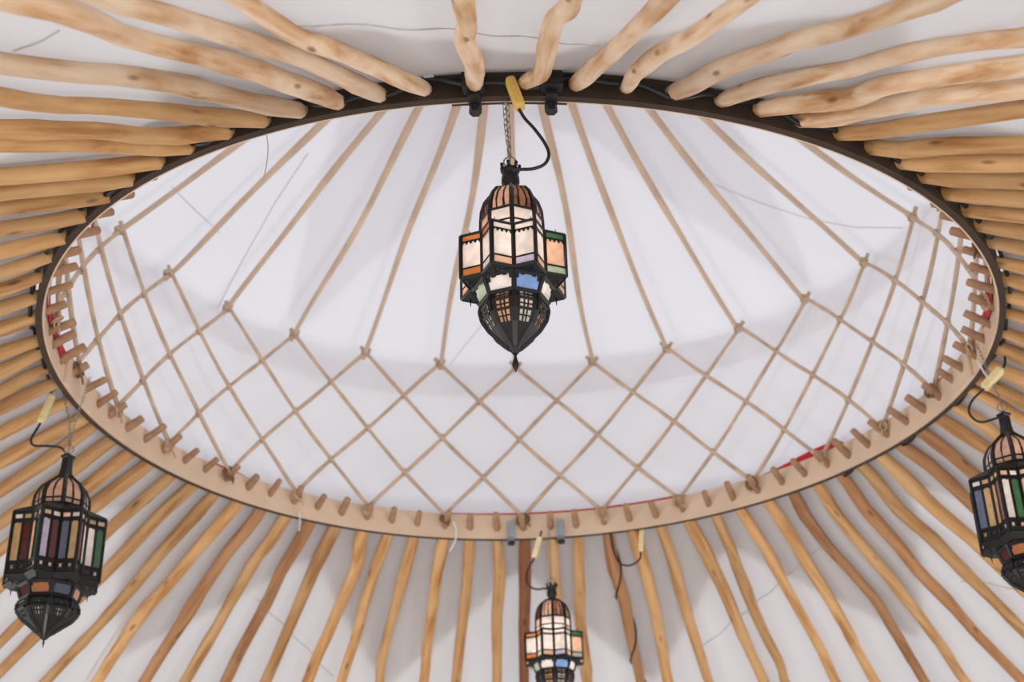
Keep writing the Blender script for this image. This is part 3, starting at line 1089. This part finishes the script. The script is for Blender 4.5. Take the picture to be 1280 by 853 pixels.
    for i in range(16):
        k = (i + 1) % 16
        if prm['soffit'] > 0.004:
            mid0 = Vector((sb[i].x * 0.86, sb[i].y * 0.86, z3 - prm['soffit']))
            mid1 = Vector((sb[k].x * 0.86, sb[k].y * 0.86, z3 - prm['soffit']))
            sf.slab([sb[i], sb[k], mid1, mid0], 0.0015)
            sf.slab([mid0, mid1, bt16[k], bt16[i]], 0.0015)
        else:
            sf.slab([sb[i], sb[k], bt16[k], bt16[i]], 0.0015)
    sf.build('soffit', M['iron'], o)
    z4 = z3 - prm['soffit']
    z5 = z4 - prm['band'][2]
    bb = oct_ring(prm['band'][1] * R, z5)
    for j in range(8):
        k = (j + 1) % 8
        fr.bar(bt[j], bt[k], bw * 1.6)
        fr.bar(bb[j], bb[k], bw * 1.6)
        fr.bar(bt[j], bb[j], bw * 1.6)
        pn = MB()
        q = [lerp(bt[j], bt[k], .08), lerp(bt[j], bt[k], .92), lerp(bb[j], bb[k], .92), lerp(bb[j], bb[k], .08)]
        pn.slab(q, 0.0012)
        pn.build('band_pane', M[prm['band_glass'][j]], o)
        tr = MB()
        for q_ in range(5):
            if q_ == 2:
                continue
            u = (q_ + 0.5) / 5
            t0, t1 = lerp(bt[j], bt[k], u - 0.09), lerp(bt[j], bt[k], u + 0.09)
            b0, b1 = lerp(bb[j], bb[k], u - 0.02), lerp(bb[j], bb[k], u + 0.02)
            dd = 0.42 if q_ in (0, 4) else 0.2
            tr.slab([t0, t1, lerp(t1, b1, dd), lerp(t0, b0, dd)], 0.002)
        tr.build('scalloped_trim', M['iron'], o)
    # bulb of pierced metal tapering to a point
    pr = prm['bulb']
    rr = [oct_ring(r * R, z5 - h) for r, h in pr]
    nP = prm['pierced']
    for i in range(len(rr) - 1):
        for j in range(8):
            fr.bar(rr[i][j], rr[i + 1][j], bw * 1.5 if i < len(rr) - 2 else bw * 0.8)
    mt = MB()
    for i in range(len(rr) - 1):
        for j in range(8):
            k = (j + 1) % 8
            if i in nP:
                for u0, u1 in ((0.0, 0.24), (0.76, 1.0)):
                    mt.slab([lerp(rr[i][j], rr[i][k], u0), lerp(rr[i][j], rr[i][k], u1), lerp(rr[i + 1][j], rr[i + 1][k], u1), lerp(rr[i + 1][j], rr[i + 1][k], u0)], 0.001)
                for u in prm['bulb_bars']:
                    mt.bar(lerp(rr[i][j], rr[i][k], u), lerp(rr[i + 1][j], rr[i + 1][k], u), bw * 0.55)
                mt.bar(lerp(rr[i][j], rr[i][k], 0.2), lerp(rr[i][j], rr[i][k], 0.8), bw * 1.2)
                mt.bar(lerp(lerp(rr[i][j], rr[i][k], 0.2), lerp(rr[i + 1][j], rr[i + 1][k], 0.2), 0.55), lerp(lerp(rr[i][j], rr[i][k], 0.8), lerp(rr[i + 1][j], rr[i + 1][k], 0.8), 0.55), bw * 0.6)
            else:
                mt.slab([rr[i][j], rr[i][k], rr[i + 1][k], rr[i + 1][j]], 0.001)
    mt.build('pierced_bowl', M['iron'], o)
    for j in range(8):
        k = (j + 1) % 8
        pn = MB()
        for i in nP:
            q = [lerp(rr[i][j], rr[i][k], .22), lerp(rr[i][j], rr[i][k], .78), lerp(rr[i + 1][j], rr[i + 1][k], .78), lerp(rr[i + 1][j], rr[i + 1][k], .22)]
            pn.slab([Vector((v.x * 0.97, v.y * 0.97, v.z)) for v in q], 0.001)
        pn.build('bowl_pane', M[prm['bowl_glass'][j % len(prm['bowl_glass'])]], o)
    zt_ = rr[-1][0].z
    fn = MB()
    pf = prm['finial']
    fn.quad_strip_ring([[Vector((r * cos(TAU * i / 8), r * sin(TAU * i / 8), zt_ + 0.003 - h)) for i in range(8)] for r, h in pf])
    fn.build('finial', M['iron'], o, True)
    # little spikes on the star's points
    for i in range(1, 16, 2):
        aa = TAU * i / 16
        for zz, dz in ((z2 + 0.002, 0.014), (z3 - prm['soffit'] + 0.001, -0.016)):
            sp = MB()
            sp.tube([(R * 0.83 * sin(aa), -R * 0.83 * cos(aa), zz), (R * 0.83 * sin(aa), -R * 0.83 * cos(aa), zz + dz)], [0.0022, 0.0006], 5)
            sp.build('spike', M['iron'], o)
    fr.build('frame', M['iron'], o)
    # lamp inside
    bl = MB()
    zc = (z2 + z3) / 2 + 0.02
    bl.quad_strip_ring([[Vector((r * cos(TAU * i / 10), r * sin(TAU * i / 10), zc + h)) for i in range(10)] for r, h in ((0.004, 0.03), (0.011, 0.022), (0.017, 0.0), (0.013, -0.014), (0.003, -0.02))])
    bl.build('light_bulb', M['bulb'], o, True)
    ld = bpy.data.lights.new('lantern_light', 'POINT')
    ld.energy = prm['watts']
    ld.color = (1.0, 0.93, 0.87)
    ld.shadow_soft_size = 0.025
    lo = bpy.data.objects.new('lantern_light', ld)
    C.objects.link(lo)
    lo.parent = o
    lo.location = (0, 0, zc)
    # chain up to the ring
    inv = o.matrix_basis.inverted()
    for cpts in chain_to:
        ch = MB()
        for i in range(len(cpts) - 1):
            p0, p1 = inv @ Vector(cpts[i]), inv @ Vector(cpts[i + 1])
            L_ = (p1 - p0).length
            n = max(2, int(L_ / 0.011))
            d = (p1 - p0).normalized()
            side = d.orthogonal().normalized()
            for q in range(n):
                c = lerp(p0, p1, (q + 0.5) / n)
                ax = side if q % 2 else d.cross(side)
                b = len(ch.v)
                # an oval link
                u, v = d, ax.cross(d)
                for t in range(10):
                    th = TAU * t / 10
                    cc = c + u * cos(th) * 0.0078 + v * sin(th) * 0.0038
                    out = (u * cos(th) + v * sin(th))
                    for s_ in range(4):
                        ph = TAU * s_ / 4
                        ch.v.append(tuple(cc + (out * cos(ph) + ax * sin(ph)) * 0.0011))
                for t in range(10):
                    for s_ in range(4):
                        t2, s2 = (t + 1) % 10, (s_ + 1) % 4
                        ch.f.append((b + t * 4 + s_, b + t2 * 4 + s_, b + t2 * 4 + s2, b + t * 4 + s2))
        ch.build('chain', M['chain'], o)
    return tag(o, label, 'lantern', group)

def cells_a(i):
    tops = ['g_peach', 'g_white', 'g_amber', 'g_sage']
    mains = ['g_white', 'g_white', 'g_peach', 'g_white', 'g_peach', 'g_white', 'g_white', 'g_white']
    bots = {0: 'g_lilac', 15: 'g_peach', 12: 'g_amber', 13: 'g_amber', 3: 'g_sage', 2: 'g_sage', 1: 'g_peach', 14: 'g_white'}
    tp = {12: 'g_amber', 13: 'g_amber', 2: 'g_green', 3: 'g_green', 15: 'g_white', 0: 'g_white'}.get(i, tops[i % 4])
    return [(0.07, 0.93, 0.02, 0.17, tp, 'top_strip_pane'), (0.07, 0.93, 0.17, 0.80, mains[i % 8], 'body_pane'), (0.07, 0.93, 0.80, 0.99, bots.get(i, 'g_peach'), 'bottom_strip_pane')]
u_ = S / 843.0
PA = dict(strips=[], filigree=2, filigree_from=4, watts=2.4, kind='round', R=0.0830 * S, bar=0.0042, neck=33 * u_, dome=[(0.16, 0.0), (0.36, 7 * u_), (0.475, 18 * u_), (0.535, 32 * u_), (0.55, 46 * u_)],
          dome_glass=['g_dull', 'g_peach', 'g_dull', 'g_peach'], shoulder=38 * u_, shoulder_metal=False, shoulder_glass=['g_white', 'g_white', 'g_peach', 'g_white'],
          body=60 * u_, cells=cells_a, scallops=5, trim_v=0.175, soffit=3 * u_, band=(0.72, 0.60, 20 * u_),
          band_glass=['g_blue', 'g_white', 'g_peach', 'g_sage', 'g_white', 'g_peach', 'g_sage', 'g_white'],
          bulb=[(0.57, 0.0), (0.60, 11 * u_), (0.56, 24 * u_), (0.44, 38 * u_), (0.27, 50 * u_), (0.12, 60 * u_), (0.03, 68 * u_)], pierced=(0, 1, 2), bulb_bars=(0.42, 0.58),
          bowl_glass=['g_bowl', 'g_bowl_amber'], finial=[(0.004, 0), (0.0022, 7 * u_), (0.0045, 12 * u_), (0.0065, 17 * u_), (0.005, 21 * u_), (0.0008, 27 * u_)])
def cells_b(i, right=False):
    rnd = random.Random((80 if right else 40) + i)
    pal = ['g_green', 'g_lilac', 'g_red', 'g_slate', 'g_gold', 'g_pink', 'g_white', 'g_green', 'g_white', 'g_peach', 'g_red', 'g_gold', 'g_peach', 'g_slate']
    fixed = {15: ('g_lilac', 'g_red'), 14: ('g_peach', 'g_green'), 0: ('g_slate', 'g_gold'), 1: ('g_pink', 'g_white'), 2: ('g_white', 'g_green'), 3: ('g_green', 'g_lilac'), 13: ('g_gold', 'g_red'), 12: ('g_amber', 'g_gold')}
    if right:
        fixed = {15: ('g_white', 'g_green'), 14: ('g_gold', 'g_pink'), 0: ('g_peach', 'g_peach'), 1: ('g_amber', 'g_peach'), 13: ('g_slate', 'g_gold'), 12: ('g_slate', 'g_slate')}
    g = fixed.get(i, (rnd.choice(pal), rnd.choice(pal)))
    out = []
    for h in (0, 1):
        u0, u1 = (0.05, 0.47) if h == 0 else (0.53, 0.95)
        out.append((u0, u1, 0.04, 0.14, ['g_peach', 'g_white', 'g_gold'][(i + h) % 3], 'small_top_pane'))
        out.append((u0, u1, 0.17, 0.80, g[h], 'tall_pane'))
        out.append((u0, u1, 0.84, 0.93, ['g_peach', 'g_gold', 'g_red', 'g_white'][(i + h) % 4], 'small_bottom_pane'))
    return out
v_ = S / 600.0 * 0.94
PB = dict(strips=[(0, 1, 0, .045), (0, 1, .135, .175), (0, 1, .795, .845), (0, 1, .925, 1), (0, .055, 0, 1), (.465, .535, 0, 1), (.945, 1, 0, 1), (.05, .2, .84, .93), (.33, .47, .84, .93), (.53, .66, .84, .93), (.8, .95, .84, .93)], filigree=1, filigree_from=4, watts=1.0, kind='square', R=0.100 * S, bar=0.0058, neck=33 * v_, dome=[(0.15, 0.0), (0.24, 6 * v_), (0.44, 17 * v_), (0.54, 30 * v_), (0.56, 41 * v_), (0.545, 49 * v_)],
          dome_glass=['g_peach', 'g_white', 'g_peach', 'g_peach'], shoulder=15 * v_, shoulder_metal=True, shoulder_glass=['g_white'],
          body=88 * v_, cells=cells_b, scallops=4, trim_v=0.135, soffit=6 * v_, band=(0.64, 0.55, 17 * v_),
          band_glass=['g_slate', 'g_peach', 'g_amber', 'g_peach', 'g_green', 'g_peach', 'g_red', 'g_amber'],
          bulb=[(0.50, 0.0), (0.60, 7 * v_), (0.605, 16 * v_), (0.49, 26 * v_), (0.32, 34 * v_), (0.14, 43 * v_), (0.025, 51 * v_)], pierced=(0, 1, 2), bulb_bars=(0.3, 0.42, 0.58, 0.7),
          bowl_glass=['g_white', 'g_gold', 'g_amber', 'g_white'], finial=[(0.004, 0), (0.0018, 4 * v_), (0.0028, 6 * v_), (0.0006, 13 * v_)])

PC = dict(PB, cells=lambda i: cells_b(i, True), watts=2.6, dome_glass=['g_peach', 'g_white', 'g_white', 'g_peach'])

def hang(x, y, z):
    return Vector((x * S, y * S, HZ + z * S))
CAMP = mat.translation
def facing(t):
    d = t - CAMP
    return math.atan2(d.y, d.x) - PI / 2
# near, over the middle of the picture
t = hang(-0.0142, -0.9899, -0.124)
lantern(t, facing(t) + 0.02, PA, 'leaded glass star lantern hanging highest, at the centre of the picture', [[t + Vector((0, 0, 0.03)), t + Vector((0.0, 0.0, 0.10)), hang(-0.0165, -1.008, 0.03)], [t + Vector((0, 0, 0.03)), t + Vector((-0.006, -0.004, 0.09)), hang(-0.022, -1.008, 0.03)]], 'leaded glass star lanterns')
t = hang(0.0624, 0.988, -0.150)
lantern(t, facing(t), PA, 'leaded glass star lantern hanging from far side of ring, cut by bottom edge', [[t + Vector((0, 0, 0.03)), hang(0.0600, 0.985, 0.03)]], 'leaded glass star lanterns')
t = hang(-0.9925, 0.0251, -0.136)
lantern(t, facing(t) + 0.03, PB, 'tall lantern of many coloured panes hanging at left edge', [[t + Vector((0, 0, 0.03)), t + Vector((0.006, 0, 0.09)), hang(-0.962, 0.012, 0.045)], [t + Vector((0, 0, 0.03)), t + Vector((-0.008, 0, 0.10)), hang(-1.022, 0.02, 0.02)]], 'tall coloured pane lanterns')
t = hang(1.0105, -0.053, -0.136)
lantern(t, facing(t) + 0.06, PC, 'tall lantern of many coloured panes cut by right edge', [[t + Vector((0, 0, 0.03)), hang(0.985, -0.052, 0.03)]], 'tall coloured pane lanterns')

# ------------------------------------------------------------------ cables with inline connectors
def smooth_path(pts, n=8):
    pts = [Vector(p) for p in pts]
    out = []
    for i in range(len(pts) - 1):
        p0, p1, p2, p3 = pts[max(i - 1, 0)], pts[i], pts[i + 1], pts[min(i + 2, len(pts) - 1)]
        for q in range(n):
            t = q / n
            out.append(0.5 * ((2 * p1) + (p2 - p0) * t + (2 * p0 - 5 * p1 + 4 * p2 - p3) * t * t + (3 * p1 - p0 - 3 * p2 + p3) * t ** 3))
    out.append(pts[-1])
    return out
def lamp_cable(block_a, block_b, wd, pts, mat, label, rad=0.0034, thick=None):
    a_, b_ = Vector(block_a), Vector(block_b)
    o = empty('lamp_cable', a_)
    d = (b_ - a_)
    q = d.to_track_quat('Z', 'Y').to_matrix()
    m = MB()
    L_ = d.length
    for cx in (0,):
        rows = []
        for t, s_ in ((0, 0.7), (0.06, 0.95), (0.1, 1), (0.9, 1), (0.95, 0.92), (1, 0.6)):
            w2, h2 = wd * s_ / 2, wd * 0.7 * s_ / 2
            ring_ = []
            for e in range(12):
                th = TAU * e / 12
                sx = math.copysign(abs(cos(th)) ** 0.5, cos(th)) * w2
                sy = math.copysign(abs(sin(th)) ** 0.5, sin(th)) * h2
                ring_.append(q @ Vector((sx, sy, t * L_)))
            rows.append(ring_)
        m.quad_strip_ring(rows)
    m.build('connector_block', mat, o)
    m = MB()
    m.tube([p - a_ for p in smooth_path(pts)], rad, 7)
    c = m.build('cable', M['black'], o, True)
    c['label'] = 'thin black cable'
    return tag(o, label, 'cable', 'lamp cables with inline connectors')
for (ba, bb, wd, pts, mt, lab) in CABLES:
    lamp_cable(hang(*ba), hang(*bb), wd, [hang(*q) for q in pts], M[mt], lab)
# cord wound round one far pole
(data, org, a0) = pole_paths[3]
ex = Vector((sin(a0), cos(a0), 0)); ey = Vector((cos(a0), -sin(a0), 0))
pts = []
turns = 0
for i in range(0, 70):
    s_ = i / 69
    x = lerp(0.02, 0.62, s_) * S
    # find the pole's middle at this distance
    for j in range(len(data) - 1):
        if data[j + 1][0][0] >= x:
            break
    t = (x - data[j][0][0]) / max(1e-6, data[j + 1][0][0] - data[j][0][0])
    cx, cy, cz = (lerp(data[j][0][q], data[j + 1][0][q], t) for q in range(3))
    rr_ = lerp(data[j][1], data[j + 1][1], t) + 0.003
    th = 2.6 * TAU * s_ + 0.6
    yy = cy + cos(th) * rr_
    zz = cz + sin(th) * rr_
    # local y is minus ey
    pts.append(org + ex * x - ey * yy + Vector((0, 0, zz)))
m = MB()
m.tube(pts, 0.0035, 6)
tag(m.build('wound_cord', M['black'], None, True), 'dark cord spiralling down an orange brown far pole, right of the far lantern', 'cord')
# loose ends of white cord and thread
for pts, rad, mt, lab in LOOSE:
    m = MB()
    m.tube(smooth_path([hang(*q) for q in pts]), rad, 5)
    tag(m.build('loose_cord', M[mt], None, True), lab, 'cord')
